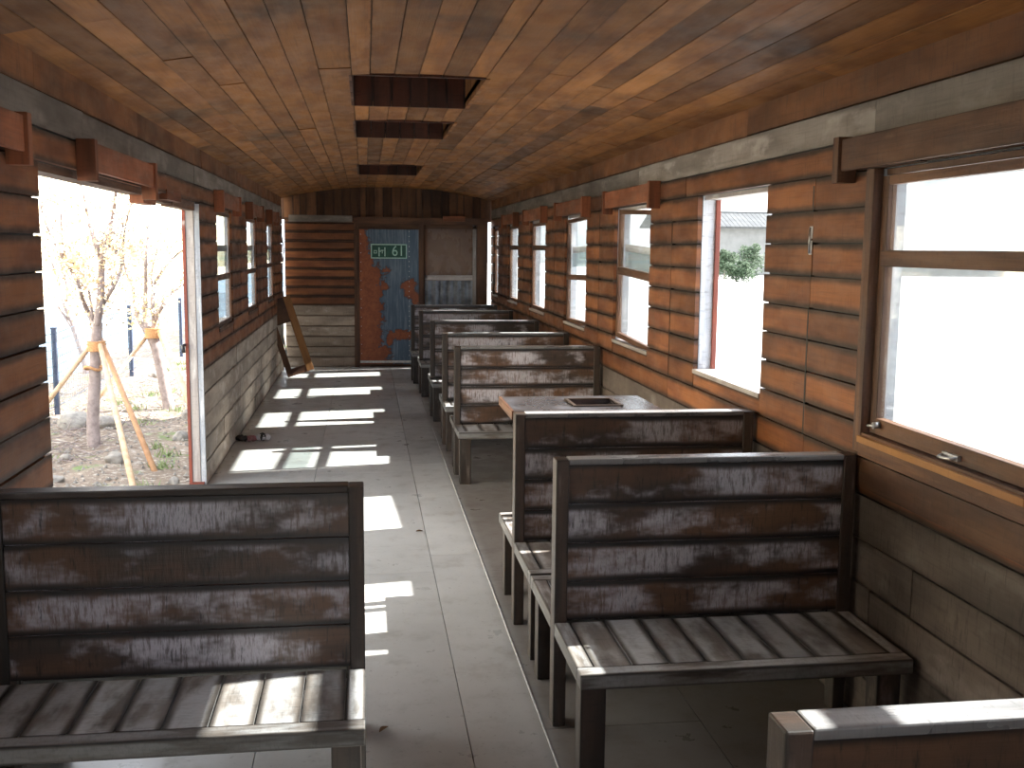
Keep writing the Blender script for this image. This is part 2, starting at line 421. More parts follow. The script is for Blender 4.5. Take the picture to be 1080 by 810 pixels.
# ------------------------------------------------------------------ end wall
mb = MB()
DX0, DX1, DZ0, DZ1 = -.087, .736, .04, 1.885
XA = -1.075                                      # left edge: a slit of daylight stays open beside the side wall
def hrows(x0, x1, z0, z1, n, m):
    h = (z1 - z0) / n
    for k in range(n):
        t = R.uniform(0, .006)
        mb.box(x0, x1, YE - .02 - t, YE, z0 + k * h + .004, z0 + (k + 1) * h - .004, 'x', m)
hrows(XA, -.15, 0, .85, 6, 1)
hrows(XA, -.15, .85, 1.97, 9, 0)
mb.box(XA + .06, -.17, YE - .03, YE - .002, 1.975, 2.065, 'x', 2)
x = XL + .01
while x < XR:                                    # vertical boards of the gable
    w = R.uniform(.08, .14); x1 = min(x + w, XR - .02)
    mb.box(x + .001, x1 - .001, YE - .012 - R.uniform(0, .006), YE, 2.03, min(zc(x), zc(x1)) + .012, 'z', 3)
    x = x1 + .0001
    if x > XR - .03: break
mb.box(-.15, XR - .05, YE - .05, YE - .005, 1.955, 2.05, 'x', 4)     # beam over door and window
mb.box(-.15, DX0 + .005, YE - .055, YE, 0, 1.955, 'z', 4)            # door posts
mb.box(DX1 - .005, DX1 + .06, YE - .055, YE, 0, 1.955, 'z', 4)
mb.box(DX0, DX1, YE - .05, YE, DZ1 + .005, 1.955, 'x', 4)
hrows(DX1 + .06, 1.68, 0, .80, 6, 1)
mb.box(1.53, 1.68, YE - .04, YE, .8, 1.955, 'z', 4)
mb.box(1.06, 1.36, YE - .09, YE - .05, 2.0, 2.075, 'x', 5)           # loose reddish board end above the window
# outer skin (leaves the corner slits open)
mb.box(XA, 1.685, YE, YE + .05, -.12, 1.96, 'z', 4)
mb.box(XL - .1, XR + .1, YE, YE + .05, 2.0, 2.9, 'x', 4)
mb.box(XA, 1.685, YE, YE + .05, 1.96, 2.0, 'x', 4)
tag(mb.build('wall_front', [M['wall'], M['grey'], M['band'], M['endv'], M['frame'], M['redwood']]),
    'end wall of the carriage with boards around the rusted door', 'wall', kind='structure')

# internal window and corrugated panel in the end wall (right of door)
w = empty('window_9', (1.16, YE, 1.2)); tag(w, 'dark glass window with painted brown reflection right of the rusty door over grey ribbed panel', 'window', kind='structure')
mb = MB()
mb.box(-.35, -.31, -.06, -.02, .02, .70, 'z'); mb.box(.31, .36, -.06, -.02, -.38, .75, 'z', 1); mb.box(-.35, .36, -.06, -.02, .70, .745, 'x'); mb.box(-.35, .31, -.06, -.02, 0, .07, 'x', 1)
mb.build('window_frame', [M['frame'], M['palewood']], w)
mb = MB(); mb.box(-.31, .31, -.035, -.022, .07, .70, 'x'); mb.build('pane', wood('painted_reflection_pane', (.20, .125, .085), (.15, .09, .06), (.07, .04, .03), edge=(.8, 1.1), saw=.15, rough=.3, spec=.6), w)  # glass pane, the brown interior's reflection painted as its colour
mb = MB(); n = 48
for k in range(n):
    xa = -.35 + .66 * k / n; xb = -.35 + .66 * (k + 1) / n
    ya = -.045 - .022 * math.cos(xa * 2 * PI / .1); yb = -.045 - .022 * math.cos(xb * 2 * PI / .1)
    mb.poly([(xa, ya, -.40), (xb, yb, -.40), (xb, yb, -.005), (xa, ya, -.005)], smooth=True)
mb.build('ribbed_panel', plain('grey_blue_ribbed_metal', (.30, .33, .38), (.12, .13, .15), 6, .5), w)

# ------------------------------------------------------------------ rusty door
def rust_mat():
    t = NT('rusted_blue_paint'); P = t.obj()
    a = t.n('ShaderNodeAttribute', attribute_name='rust'); rv = a.outputs['Fac']
    n1 = t.noise(P, 9, 8, .75, .4); n2 = t.noise(P, 30, 4, .7)
    sp = t.n('ShaderNodeSeparateXYZ'); t.set(sp.inputs[0], P)
    st = t.noise(t.vec(t.math('MULTIPLY', sp.outputs[0], 30), 0, t.math('MULTIPLY', sp.outputs[2], 2.0)), 1, 4, .7)
    m = t.math('ADD', rv, t.math('MULTIPLY', t.math('SUBTRACT', n1, .5), 1.7))
    mk = t.ramp(m, .47, .55)
    blue = t.mix(t.ramp(st, .4, .72), (.085, .135, .20), (.21, .27, .34))
    blue = t.mix(t.ramp(n2, .6, .75, 0, .5), blue, (.04, .05, .07))
    ru = t.mix(t.ramp(n1, .35, .65), (.40, .125, .050), (.25, .075, .035))
    ru = t.mix(t.ramp(n2, .5, .8, 0, .5), ru, (.12, .03, .02))
    edge = t.math('MULTIPLY', t.ramp(m, .40, .48), t.ramp(m, .55, .60, 1, 0))
    col = t.mix(mk, blue, ru); col = t.mix(t.math('MULTIPLY', edge, .45), col, (.03, .025, .03))
    t.bsdf(col, .55, t.math('SUBTRACT', n2, mk), .3, .004, .4); return t.mat
def hash_noise(x, z): return noise.noise(Vector((x, z, 3.1)))
dr = empty('door_1', ((DX0 + DX1) / 2, YE - .05, 0)); tag(dr, 'rusted blue metal door with green number plate', 'door', kind='structure')
mb = MB(); nx, nz = 28, 60; wD = DX1 - DX0 - .02; hD = DZ1 - DZ0
for i in range(nx):
    for k in range(nz):
        x0 = -wD / 2 + wD * i / nx; x1 = x0 + wD / nx; z0 = DZ0 + .06 + (hD - .06) * k / nz; z1 = z0 + (hD - .06) / nz
        mb.poly([(x0, -.012, z0), (x1, -.012, z0), (x1, -.012, z1), (x0, -.012, z1)])
mb.box(-wD / 2, wD / 2, -.0119, .03, DZ0 + .0, DZ1, 'z')
o = mb.build('door_leaf', rust_mat(), dr)
ra = o.data.attributes.new('rust', 'FLOAT', 'POINT')
def blob(u, v, cu, cv, ru, rv): return max(0, 1 - ((u - cu) / ru) ** 2 - ((v - cv) / rv) ** 2)
vals = []
for p in o.data.vertices:
    u = p.co.x / wD + .5; v = (p.co.z - DZ0) / hD
    lim = .16 if v > .85 else (.16 + .22 * min(1, (.85 - v) / .2))
    if v < .3: lim = .36
    rst = max(0, min(1, .5 + (lim - u) * 2.2))
    for b in ((.55, .80, .05, .03), (.62, .24, .08, .05), (.5, .17, .1, .06), (.84, .57, .24, .12), (.95, .48, .12, .12), (.45, .70, .12, .05), (.7, .22, .45, .07), (.3, .08, .4, .12), (.95, .06, .14, .07), (.42, .58, .14, .06)):
        rst = max(rst, blob(u, v, *b) * .75)
    vals.append(rst)
ra.data.foreach_set('value', vals)
mb = MB()
for k in range(26):                                              # rivets
    z = DZ0 + .12 + k * .068
    p = Vector((wD / 2 - .13, -.012, z)); mb.tube([p, p + Vector((0, -.006, 0))], [.007, .004], 6)
for k in range(14):
    p = Vector((-wD / 2 + .02, -.012, DZ0 + .15 + k * .125)); mb.tube([p, p + Vector((0, -.006, 0))], [.006, .003], 6)
mb.build('rivets', M['paint_metal'], dr)
mb = MB(); mb.box(-wD / 2, wD / 2, -.03, -.01, DZ0 + .02, DZ0 + .05, 'x'); mb.build('threshold_strip', M['paint_metal'], dr)

# number plate: green enamel, pale border and characters  "매 61"
pl = empty('number_plate', (.3215, YE - .0625, 1.5885)); tag(pl, 'green enamel number plate with pale border reading 61, fixed to the rusted door', 'sign')
W2, H2 = .244, .098
mb = MB(); mb.box(-W2, W2, -.006, 0, -H2, H2, 'x'); mb.build('plate', plain('green_enamel', (.012, .085, .060), (.02, .12, .09), 20, .4), pl, .003)
pm = plain('pale_green_paint', (.42, .70, .60), (.55, .80, .72), 25, .5)
mb = MB()
mb.box(-W2, W2, -.009, -.006, H2 - .014, H2, 'x'); mb.box(-W2, W2, -.009, -.006, -H2, -H2 + .014, 'x'); mb.box(-W2, -W2 + .014, -.009, -.006, -H2, H2, 'z'); mb.box(W2 - .014, W2, -.009, -.006, -H2, H2, 'z')
mb.build('border', pm, pl)
mb = MB()
def bar(x0, x1, z0, z1): mb.box(x0, x1, -.009, -.006, z0, z1, 'z')
bar(-.205, -.197, -.03, .012); bar(-.170, -.162, -.03, .012); bar(-.205, -.162, .004, .012); bar(-.205, -.162, -.03, -.022)   # small square
bar(-.140, -.124, -.07, .052); bar(-.124, -.105, -.008, .006)                                                        # upright with tick
bar(-.110, -.070, .006, .018); bar(-.095, -.084, -.03, .018)                                                         # T shape
bar(-.062, -.046, -.07, .052)                                                                                         # upright
mb.build('syllable_mark', pm, pl)
fc = bpy.data.curves.new('digits', 'FONT'); fc.body = '61'; fc.size = .20; fc.align_x = 'CENTER'; fc.align_y = 'CENTER'; fc.extrude = .0015; fc.offset = .0
fo = bpy.data.objects.new('tmp', fc); COL.objects.link(fo); bpy.context.view_layer.update()
me = bpy.data.meshes.new_from_object(fo.evaluated_get(bpy.context.evaluated_depsgraph_get())); bpy.data.objects.remove(fo)
me.materials.clear(); me.materials.append(pm)
do = bpy.data.objects.new('digits', me); COL.objects.link(do); do.parent = pl; do.rotation_euler = (PI / 2, 0, 0); do.location = (.125, -.0075, 0); do.scale = (.88, 1.0, 1)

# ------------------------------------------------------------------ windows
def window(idx, side, a, b, rails, label, tilt=0, glassy=True, casing=False, latch=False, redstop=True, film=None, name=None):
    X, s = (XR, 1) if side == 'R' else (XL, -1)
    yc = (a + b) / 2; hw = (b - a) / 2
    e = empty('window_%d' % idx, (X, yc, SILL)); TK = 1.0 if side == 'R' else .5; tag(e, label, 'window', kind='structure')
    H = ZTOP - SILL
    def bx(mb, x0, x1, y0, y1, z0, z1, u, m=0):
        xx = sorted((s * x0 * (TK if x0 > 0 else 1), s * x1 * (TK if x1 > 0 else 1))); mb.box(xx[0], xx[1], y0, y1, z0, z1, u, m)
    mb = MB()
    # sill board and far/near stops
    bx(mb, -.012, .11, -hw + .001, hw - .001, 0, .022, 'y', 0)
    if redstop and not glassy:
        bx(mb, .088, .112, hw - .02, hw - .001, .022, H - .001, 'z', 1); bx(mb, .088, .112, -hw + .001, -hw + .02, .022, H - .001, 'z', 1)
    bx(mb, .03, .11, -hw + .001, hw - .001, H - .022, H - .001, 'y', 0)
    if casing:
        bx(mb, -.016, .02, hw - .0, hw + .055, -.05, H, 'z', 2); bx(mb, -.016, .02, -hw - .055, -hw, -.05, H, 'z', 2)
        bx(mb, -.022, .0, -hw, hw, -.06, -.012, 'y', 2)
        bx(mb, -.03, .012, -hw + .002, hw - .002, -.011, .012, 'y', 3)
        bx(mb, -.016, -.004, -hw - .1, hw + .1, -.17, -.065, 'y', 2)
    mb.build('window_frame', [M['frame'] if side == 'L' or casing else M['palewood'], M['redstop'], M['frame'], M['orange']], e, .002)
    if not glassy: return e
    sa = empty('sash', (0, 0, 0), parent=e); 
    sa.rotation_euler.x = tilt
    st = .045 if side == 'R' else .03
    z0, z1 = .024, H - .026; zb_ = .055 if casing else .035
    mb = MB()
    bx(mb, .015, .045, -hw + .004, -hw + .004 + st, z0, z1, 'z'); bx(mb, .015, .045, hw - .004 - st, hw - .004, z0, z1, 'z')
    bx(mb, .013, .046, -hw + st + .005, hw - st - .005, z0, z0 + zb_, 'y'); bx(mb, .015, .045, -hw + st + .005, hw - st - .005, z1 - .03, z1, 'y')
    for rz, rh in rails: bx(mb, .008, .042, -hw + .03, hw - .03, rz - SILL, rz - SILL + rh, 'y')
    bpy.data.objects.remove(sa)
    sa = mb.build('sash', [M['frame']], e, .002); sa.rotation_euler.x = tilt
    mb = MB()
    zs = [z0 + zb_] + [z for rz, rh in rails for z in (rz - SILL, rz - SILL + rh)] + [z1 - .03]
    zs = sorted(zs)
    for k in range(0, len(zs), 2):
        bx(mb, .028, .031, -hw + .049, hw - .049, zs[k], zs[k + 1], 'y', 0)
    mb.build('pane', [M['glass']], sa)
    if film:
        mb = MB(); bx(mb, .060, .062, -hw + .03, hw - .03, film - SILL, film - SILL + .05, 'y'); bx(mb, .060, .062, -hw + .03, hw - .03, film - SILL - .12, film - SILL, 'y', 1)
        mb.build('outer_rail', [M['palewood'], M['film']], sa)
    if latch:
        mb = MB()
        q = [(s * -.0, -.10, .045), (s * -.016, -.095, .042), (s * -.02, -.06, .038), (s * -.02, -.035, .038), (s * -.0, -.025, .042)]
        mb.tube(q, .005, 8)
        mb.box(min(0, s * .014), max(0, s * .014), -.105, -.02, .034, .052, 'y')
        mb.build('handle', M['metal'], sa, .002)
        mb = MB(); mb.tube([(s * .01, hw - .08, .06), (s * -.012, hw - .08, .058)], .012, 10); mb.tube([(s * -.01, hw - .08, .058), (s * -.01, hw - .04, .052)], .005, 8)
        mb.build('latch', M['metal'], sa)
    return e
window(1, 'R', *WR[2], [(1.60, .055)], 'large framed window nearest the camera on the right wall', casing=True, latch=True, redstop=False)
window(2, 'R', *WR[3], [], 'right wall window opening without sash, peeling red and grey reveal', glassy=False)
window(3, 'R', *WR[4], [(1.465, .05)], 'right wall window with crooked sash just past the open unglazed one', tilt=.035, film=1.62)
window(4, 'R', *WR[5], [(1.39, .045)], 'right wall window with mid rail, behind the crooked one', tilt=-.02, film=1.62)
window(5, 'R', *WR[6], [(1.63, .05)], 'narrow looking right wall window above the fourth bench top')
window(6, 'R', *WR[7], [(1.63, .05)], 'second last small window towards the far end of the right wall')
window(7, 'R', *WR[8], [(1.63, .05)], 'last sliver of window beside the far corner of the right wall')
window(8, 'R', *WR[1], [(1.60, .055)], 'right wall window beside and behind the camera', casing=True)
window(10, 'L', *WL[2], [(1.38, .045)], 'nearest glazed window on the left wall, beyond the wide opening', film=1.60)
window(11, 'L', *WL[3], [(1.38, .045)], 'middle of the three glazed left wall windows', film=1.60)
window(12, 'L', *WL[4], [(1.40, .045)], 'farthest of the three glazed left wall windows', film=1.60)
window(13, 'L', *WL[1], [(1.60, .055)], 'left wall window just before the wide opening')

# pelmets (curtain boxes) over the windows
def pelmet(side, a, b, label, z=1.925, broken=False, mat='redwood', dep=.06):
    X, s = (XR, 1) if side == 'R' else (XL, -1)
    e = empty('curtain_pelmet', (X - s * .0045, (a + b) / 2, z)); hw = (b - a) / 2
    def bx(mb, x0, x1, y0, y1, z0, z1, u):
        xx = sorted((-s * x0, -s * x1)); mb.box(xx[0], xx[1], y0, y1, z0, z1, u)
    mb = MB(); bx(mb, dep - .02, dep, -hw + .046, hw - .046, .005, .115, 'y'); mb.build('front_board', M[mat], e, .002)
    mb = MB(); bx(mb, 0, dep - .02, -hw + .046, hw - .046, .095, .115, 'y'); mb.build('top_board', M['frame'], e)
    for q, (y0, y1) in enumerate(((-hw, -hw + .045), (hw - .045, hw))):
        mb = MB(); bx(mb, 0, dep + .012, y0, y1, -.035 - (.02 if broken and q else 0), .125, 'z'); mb.build('bracket', M[mat], e, .003)
    return tag(e, label, 'pelmet', 'window pelmets')
pelmet('R', 2.28, 3.60, 'long brown pelmet box above the big framed window nearest the camera', mat='frame')
pelmet('R', 6.05, 7.30, 'reddish pelmet above the crooked sash window on the right wall')
pelmet('R', 7.98, 9.22, 'reddish pelmet above the right wall window behind the crooked one')
pelmet('R', 9.92, 11.1, 'small brown pelmet above the third farthest right wall window')
pelmet('R', 11.80, 12.86, 'small brown pelmet above the second farthest right wall window')
pelmet('L', 2.25, 3.50, 'brown pelmet cut off by the left edge of the photo')
pelmet('L', 4.27, 5.50, 'broken brown pelmet hanging over the wide left opening', broken=True)
pelmet('L', 7.98, 9.12, 'brown pelmet above the nearest glazed left window')
pelmet('L', 10.02, 11.12, 'brown pelmet above the middle glazed left window')
pelmet('L', 12.08, 13.05, 'brown pelmet above the farthest glazed left window')

# battens / seams between the right hand windows, hinge, hooks
for k, (y, lab) in enumerate(((3.905, 'near'), (5.79, 'mid'), (7.66, 'far'))):
    mb = MB(); mb.box(XR - .0055, XR + .012, y - .006, y + .006, .84, 1.90, 'z')
    tag(mb.build('trim_%d' % (k + 2), M['black']), 'dark upright joint between two windows of the right wall (%s)' % lab, 'trim', kind='structure')
h = empty('hinge', (XR - .006, 3.905, 1.69)); tag(h, 'small white metal hinge on the upright joint of the right wall', 'hinge')
mb = MB(); mb.box(-.004, 0, -.012, .012, -.055, .0, 'z'); mb.box(-.004, 0, -.012, .012, .008, .055, 'z'); mb.build('leaf', M['paint_metal'], h, .001)
mb = MB(); mb.tube([(-.007, 0, -.05), (-.007, 0, .05)], .005, 8); mb.build('pin', M['metal'], h)

# remains of boards over the wide opening + its jambs
t = MB()
t.box(XL - .09, XL - .02, 5.62, 5.95, 1.86, 1.93, 'y', 2); t.box(XL - .09, XL - .03, 5.95, 6.45, 1.885, 1.93, 'y', 1); t.box(XL - .09, XL - .02, 6.45, 7.24, 1.875, 1.93, 'y', 1)
t.box(XL - .03, XL + .012, 6.1, 6.55, 1.90, 1.955, 'y', 2)
t.box(XL - .105, XL - .02, OP[0], 5.62, 1.90, 1.93, 'y', 1)
tag(t.build('trim_5', [M['palewood'], M['frame'], M['redwood']]), 'broken timber remains along the top of the wide left opening', 'trim', kind='structure')
t = MB()
t.box(XL - .105, XL - .085, OP[1] - .03, OP[1] - .001, -.02, 1.90, 'z', 1)
t.box(XL - .083, XL - .03, OP[1] - .022, OP[1] - .001, 0, 1.92, 'z', 0)
t.box(XL - .028, XL + .006, OP[1] - .018, OP[1] - .001, 0, 1.92, 'z', 2)
t.box(XL - .105, XL - .005, OP[1] - .05, OP[1] - .001, -.0, .035, 'x', 1)
tag(t.build('trim_6', [M['palewood'], M['redstop'], M['core']]), 'pale weathered door jamb at the far side of the wide left opening', 'trim', kind='structure')
t = MB(); t.tube([(XL - .11, OP[1] - .03, .98), (XL - .115, OP[1] - .07, .98), (XL - .11, OP[1] - .07, .93)], .012, 8)
tag(t.build('door_catch', M['plastic_b']), 'small black iron catch on the jamb of the wide left opening', 'catch')

# torn cloth / metal sheet at the far left corner
mb = MB(); n = 24
for k in range(n):
    def P(zz):
        a = zz * 9; return Vector((XL + .02 + .018 * math.sin(a) + .05 * max(0, .5 - zz), 14.07 + .03 * math.cos(a * 1.7), zz))
    z0 = .01 + 1.8 * k / n; z1 = .01 + 1.8 * (k + 1) / n
    p, q = P(z0), P(z1); ww = .07 - .03 * (z0 / 1.8)
    mb.poly([p, p + Vector((.01, ww, 0)), q + Vector((.01, ww, 0)), q], smooth=True)
o = mb.build('torn_strip', plain('pale_blue_tin', (.42, .50, .58), (.24, .28, .34), 8, .4)); s_ = o.modifiers.new('s', 'SOLIDIFY'); s_.thickness = .003
tag(o, 'crinkled pale grey-blue tin strip hanging in the far left corner', 'strip')

# ------------------------------------------------------------------ benches
BW = 1.07
def make_bench(D, seed, name='wooden_bench', cap='cap'):
    """double-sided bench, origin on the floor under the middle of the backrest; D = half depth"""
    global R
    R = random.Random(seed)
    e = empty(name)
    hw = BW / 2
    SZ, ST = .376, .048
    # backrest
    mb = MB(); zb0, zb1 = .379, .924; n = 4; h = (zb1 - zb0) / n
    for k in range(n):
        a = R.uniform(-.001, .001)
        for y0, y1 in ((-.026, -.0005), (.0005, .026)):
            mb.box(-hw + .045, hw - .045, y0 + a, y1 + a, zb0 + k * h + .0018, zb0 + (k + 1) * h - .0018, 'x')
    mb.box(-hw + .046, hw - .046, -.018, .018, zb0, zb1, 'x', 0, .1)
    mb.build('backrest', M['bench'], e, .0015)
    mb = MB(); mb.box(-hw + .045, hw - .045, -.034, .034, .924, .944, 'x'); mb.build('top_cap', M[cap], e, .004)
    for s in (-1, 1):
        mb = MB(); x0, x1 = sorted((s * hw, s * (hw - .045)))
        mb.box(x0, x1, -.036, .036, 0, .942, 'z'); mb.build('post', M['post'], e, .004)
    for s in (-1, 1):
        y_in, y_out = .038, D
        st = MB()
        n = 8; w = (BW - .11) / n
        for k in range(n):
            xa = -hw + .055 + k * w
            yy = sorted((s * y_in, s * (y_out - .065)))
            st.box(xa + .002, xa + w - .002, yy[0], yy[1] - .0, SZ - .022, SZ + R.uniform(-.001, .0015), 'y')
        seat = st.build('seat', M['slat'], e, .0012)
        fr = MB()
        yy = sorted((s * (y_out - .063), s * y_out)); fr.box(-hw, hw, yy[0], yy[1], SZ - ST, SZ + .001, 'x')
        for q in (-1, 1):
            xx = sorted((q * hw, q * (hw - .053))); yy = sorted((s * y_in, s * (y_out - .064)))
            fr.box(xx[0], xx[1], yy[0], yy[1], SZ - ST, SZ + .001, 'y')
        yy = sorted((s * .04, s * .07)); fr.box(-hw + .055, hw - .055, yy[0], yy[1], SZ - ST, SZ - .023, 'x')
        fr.build('seat_frame', M['slat'], e, .004)
        for q in (-1, 1):
            lg = MB(); xx = sorted((q * (hw - .012), q * (hw - .092))); yy = sorted((s * (y_out - .05), s * (y_out - .125)))
            lg.box(xx[0], xx[1], yy[0], yy[1], 0, SZ - ST - .0005, 'z'); lg.build('leg', M['post'], e, .003)
    return e
GB = 'double-sided slatted wooden benches'
RX = XR - .028 - BW / 2
b1 = make_bench(.487, 11); b1.location = (RX - .0, 3.425, 0)
tag(b1, 'dark weathered double bench, front right, lighter worn patches on its backrest and seat, painted highlights on the backrest', 'bench', GB)
bl = make_bench(.445, 23, cap='post'); bl.location = (-.01 - BW / 2, 3.105, 0)
tag(bl, 'dark wooden bench in the left foreground, the only one on the left side', 'bench', GB)
def bench_copy(src, y, lab, dx=0, rz=0):
    c = copy_tree(src); c.location = (RX + dx, y, 0); c.rotation_euler.z = rz; return tag(c, lab, 'bench', GB)
bench_copy(b1, 1.43, 'bench cut off at the bottom right corner, only its sunlit back top shows', -.02)
bench_copy(b1, 4.415, 'second bench in the right row, its top edge sunlit, table top behind it', .002)
b3 = make_bench(.385, 37); b3.location = (RX, 7.485, 0)
tag(b3, 'right side bench whose pinkish grey worn backrest stands just beyond the table top', 'bench', GB)
bench_copy(b3, 8.68, 'right row bench directly behind the one beyond the table top', .0, PI)
bench_copy(b3, 10.16, 'right row bench second behind the one beyond the table top', -.01)
bench_copy(b3, 11.82, 'right row bench with sunlit top, third behind the one beyond the table top', -.035, PI)
bench_copy(b3, 12.95, 'farthest bench of the right row, mostly hidden, next to the rusted door', -.075)
R = random.Random(99)

# ------------------------------------------------------------------ table board with a cut-out
tb = empty('table', (.64, 4.455, 0)); tag(tb, 'dark table top with rectangular hole, behind the second right bench', 'table')
TZ0, TZ1 = .905, .943
mb = MB()
hx0, hx1, hy0, hy1 = .30, .50, .12, .32
mb.box(0, hx0, 0, .45, TZ0, TZ1, 'x'); mb.box(hx1, .67, 0, .45, TZ0, TZ1, 'x')
mb.box(hx0, hx1, 0, hy0, TZ0, TZ1, 'x'); mb.box(hx0, hx1, hy1, .45, TZ0, TZ1, 'x')
mb.build('table_top', M['table'], tb, .002)
mb = MB(); mb.box(hx0 - .015, hx0, hy0 - .015, hy1 + .015, TZ1, TZ1 + .007, 'y'); mb.box(hx1, hx1 + .015, hy0 - .015, hy1 + .015, TZ1, TZ1 + .007, 'y'); mb.box(hx0, hx1, hy0 - .015, hy0, TZ1, TZ1 + .007, 'x'); mb.box(hx0, hx1, hy1, hy1 + .015, TZ1, TZ1 + .007, 'x')
mb.box(hx0 - .01, hx1 + .01, hy0 - .01, hy1 + .01, TZ0 - .02, TZ0 - .001, 'x', 1)
mb.build('hole_rim', [M['post'], M['recess']], tb, .001)
mb = MB(); mb.box(-.012, -.001, 0, .45, TZ0, TZ1 + .002, 'y'); mb.build('edge_strip', M['frame'], tb, .002)
for xx in (.06, .58):
    mb = MB(); mb.box(xx, xx + .05, .36, .41, .378, TZ0, 'z'); mb.build('leg', M['post'], tb, .002)

# ------------------------------------------------------------------ sash frame leaning in the far left corner
mb = MB(); w_, h_ = .34, .98
mb.box(-w_ / 2, -w_ / 2 + .07, -.022, .022, 0, h_, 'z'); mb.box(w_ / 2 - .09, w_ / 2, -.022, .022, 0, h_, 'z', 1)
mb.box(-w_ / 2 + .07, w_ / 2 - .09, -.02, .02, 0, .09, 'x'); mb.box(-w_ / 2 + .07, w_ / 2 - .09, -.02, .02, h_ - .32, h_, 'x')
lf = mb.build('leaning_frame', [M['frame'], M['orange']], None, .003)
tag(lf, 'loose wooden sash frame leaning against the left wall near the far corner', 'frame')
lf.matrix_world = Matrix.Translation((-.815, 13.35, .052)) @ Matrix.Rotation(-.30, 4, 'Y') @ Matrix.Rotation(math.radians(12), 4, 'Z')

# rubbish on the floor
rb = empty('crumpled_wrapper', (-1.0, 8.93, 0), .1); tag(rb, 'crumpled black, maroon and white wrapper lying by the left wall on the floor', 'litter')
def crumple(name, x0, x1, r, mat, seed):
    rr = random.Random(seed); mb = MB(); n = 7; pts = []; rad = []
    for k in range(n):
        f = k / (n - 1); pts.append((x0 + (x1 - x0) * f, rr.uniform(-.012, .012), r * .92)); rad.append(r * (rr.uniform(.65, .92) if 0 < k < n - 1 else .35))
    mb.tube(pts, rad, 9); o = mb.build(name, mat, rb)
    for v in o.data.vertices:
        v.co += Vector((0, noise.noise(v.co * 40) * .012, noise.noise(v.co * 33 + Vector((5, 5, 5))) * .01)); v.co.z = max(v.co.z, .001)
crumple('black_end', -.09, .0, .034, M['plastic_b'], 1); crumple('maroon_middle', -.02, .08, .030, M['plastic_r'], 2)
crumple('white_end', .07, .19, .036, M['plastic_w'], 3); crumple('black_band', .11, .135, .040, M['plastic_b'], 4)
def litter_leaf(x, y, s, rz, lab):
    mb = MB(); n = 6
    up = [(s * (k / n - .5), s * .22 * math.sin(PI * k / n), .003 + .006 * math.sin(PI * k / n)) for k in range(n + 1)]
    dn = [(p[0], -p[1], p[2] + .002) for p in up]
    for k in range(n): mb.poly([up[k], up[k + 1], (up[k + 1][0], 0, .001), (up[k][0], 0, .001)]); mb.poly([(up[k][0], 0, .001), (up[k + 1][0], 0, .001), dn[k + 1], dn[k]])
    o = mb.build('dry_leaf', M['leafdry']); o.location = (x, y, .002); o.rotation_euler.z = rz; tag(o, lab, 'leaf')
litter_leaf(.05, 3.43, .05, .9, 'small curled dry leaf on the floor beside the left bench')
litter_leaf(.30, 5.95, .04, .2, 'small dry leaf on the aisle floor beside the sun patches')

# ------------------------------------------------------------------ outside
def gh(x, y):
    z = GZ + .10 * noise.noise(Vector((x * .5, y * .5, 0))) + .05 * noise.noise(Vector((x * 1.7, y * 1.7, 4)))
    z += .03 * noise.noise(Vector((x * 5, y * 5, 9)))
    if x < -4.2: z += -.05 * min(1, (-4.2 - x) / .8)
    return z
def dirt_mat():
    t = NT('rubble_soil'); P = t.obj()
    a = t.noise(P, 1.1, 5, .6); b = t.noise(P, 14, 6, .7); c = t.noise(P, 2.7, 5, .6)
    col = t.mix(t.ramp(a, .35, .65), (.27, .215, .17), (.20, .155, .12))
    col = t.mix(t.ramp(b, .50, .66, 0, .9), col, (.50, .46, .40))
    col = t.mix(t.ramp(b, .28, .42, .8, 0), col, (.10, .075, .055))
    col = t.mix(t.math('MULTIPLY', t.ramp(c, .55, .68), t.ramp(b, .35, .55)), col, (.16, .22, .09))
    t.bsdf(col, .9, b, .8, .04, .2); return t.mat
mb = MB(); nx, ny = 70, 260; X0_, X1_, Ya, Yb = -5.2, -1.25, 2.0, 34.0
P = [[(lambda x, y: Vector((x, y, gh(x, y))))(X0_ + (X1_ - X0_) * i / nx, Ya + (Yb - Ya) * (j / ny) ** 1.3) for j in range(ny + 1)] for i in range(nx + 1)]
b0 = len(mb.v)
for i in range(nx + 1): mb.v += P[i]
for i in range(nx):
    for j in range(ny):
        q = (i * (ny + 1) + j, (i + 1) * (ny + 1) + j, (i + 1) * (ny + 1) + j + 1, i * (ny + 1) + j + 1)
        mb.f.append(q); mb.uv.append([(0, .5)] * 4); mb.r.append(.5); mb.m.append(0); mb.sm.append(True)
tag(mb.build('soil_bed', dirt_mat()), 'rough stony soil strip outside the left opening', 'ground', kind='structure')
mb = MB(); mb.box(-5.3, -.9, -25, 2.0, GZ - .2, GZ, 'y'); mb.box(-1.3, 2.2, -25, 60, GZ - .25, GZ - .1, 'y')
tag(mb.build('soil_under_carriage', plain('dull_soil', (.22, .19, .15), (.16, .13, .10), 2, .9)), 'soil below and behind the carriage', 'ground', kind='structure')
mb = MB(); mb.box(-11.0, -5.1, -25, 120, GZ - .3, GZ - .08, 'y')
tag(mb.build('path', plain('pale_blue_path', (.13, .20, .26), (.20, .27, .32), .35, .8)), 'pale paved path beyond the fence', 'path', kind='structure')
mb = MB(); mb.box(-10.9, -10.6, -25, 120, GZ - .3, GZ + .06, 'y'); mb.box(-80, -10.9, -60, 160, GZ - .35, GZ + .0, 'y')
tag(mb.build('far_field', plain('straw_field', (.80, .72, .55), (.70, .66, .58), .2, .9)), 'bright straw coloured field beyond the path', 'ground', kind='structure')
mb = MB(); mb.box(2.2, 140, -60, 200, GZ - .3, GZ - .05, 'y')
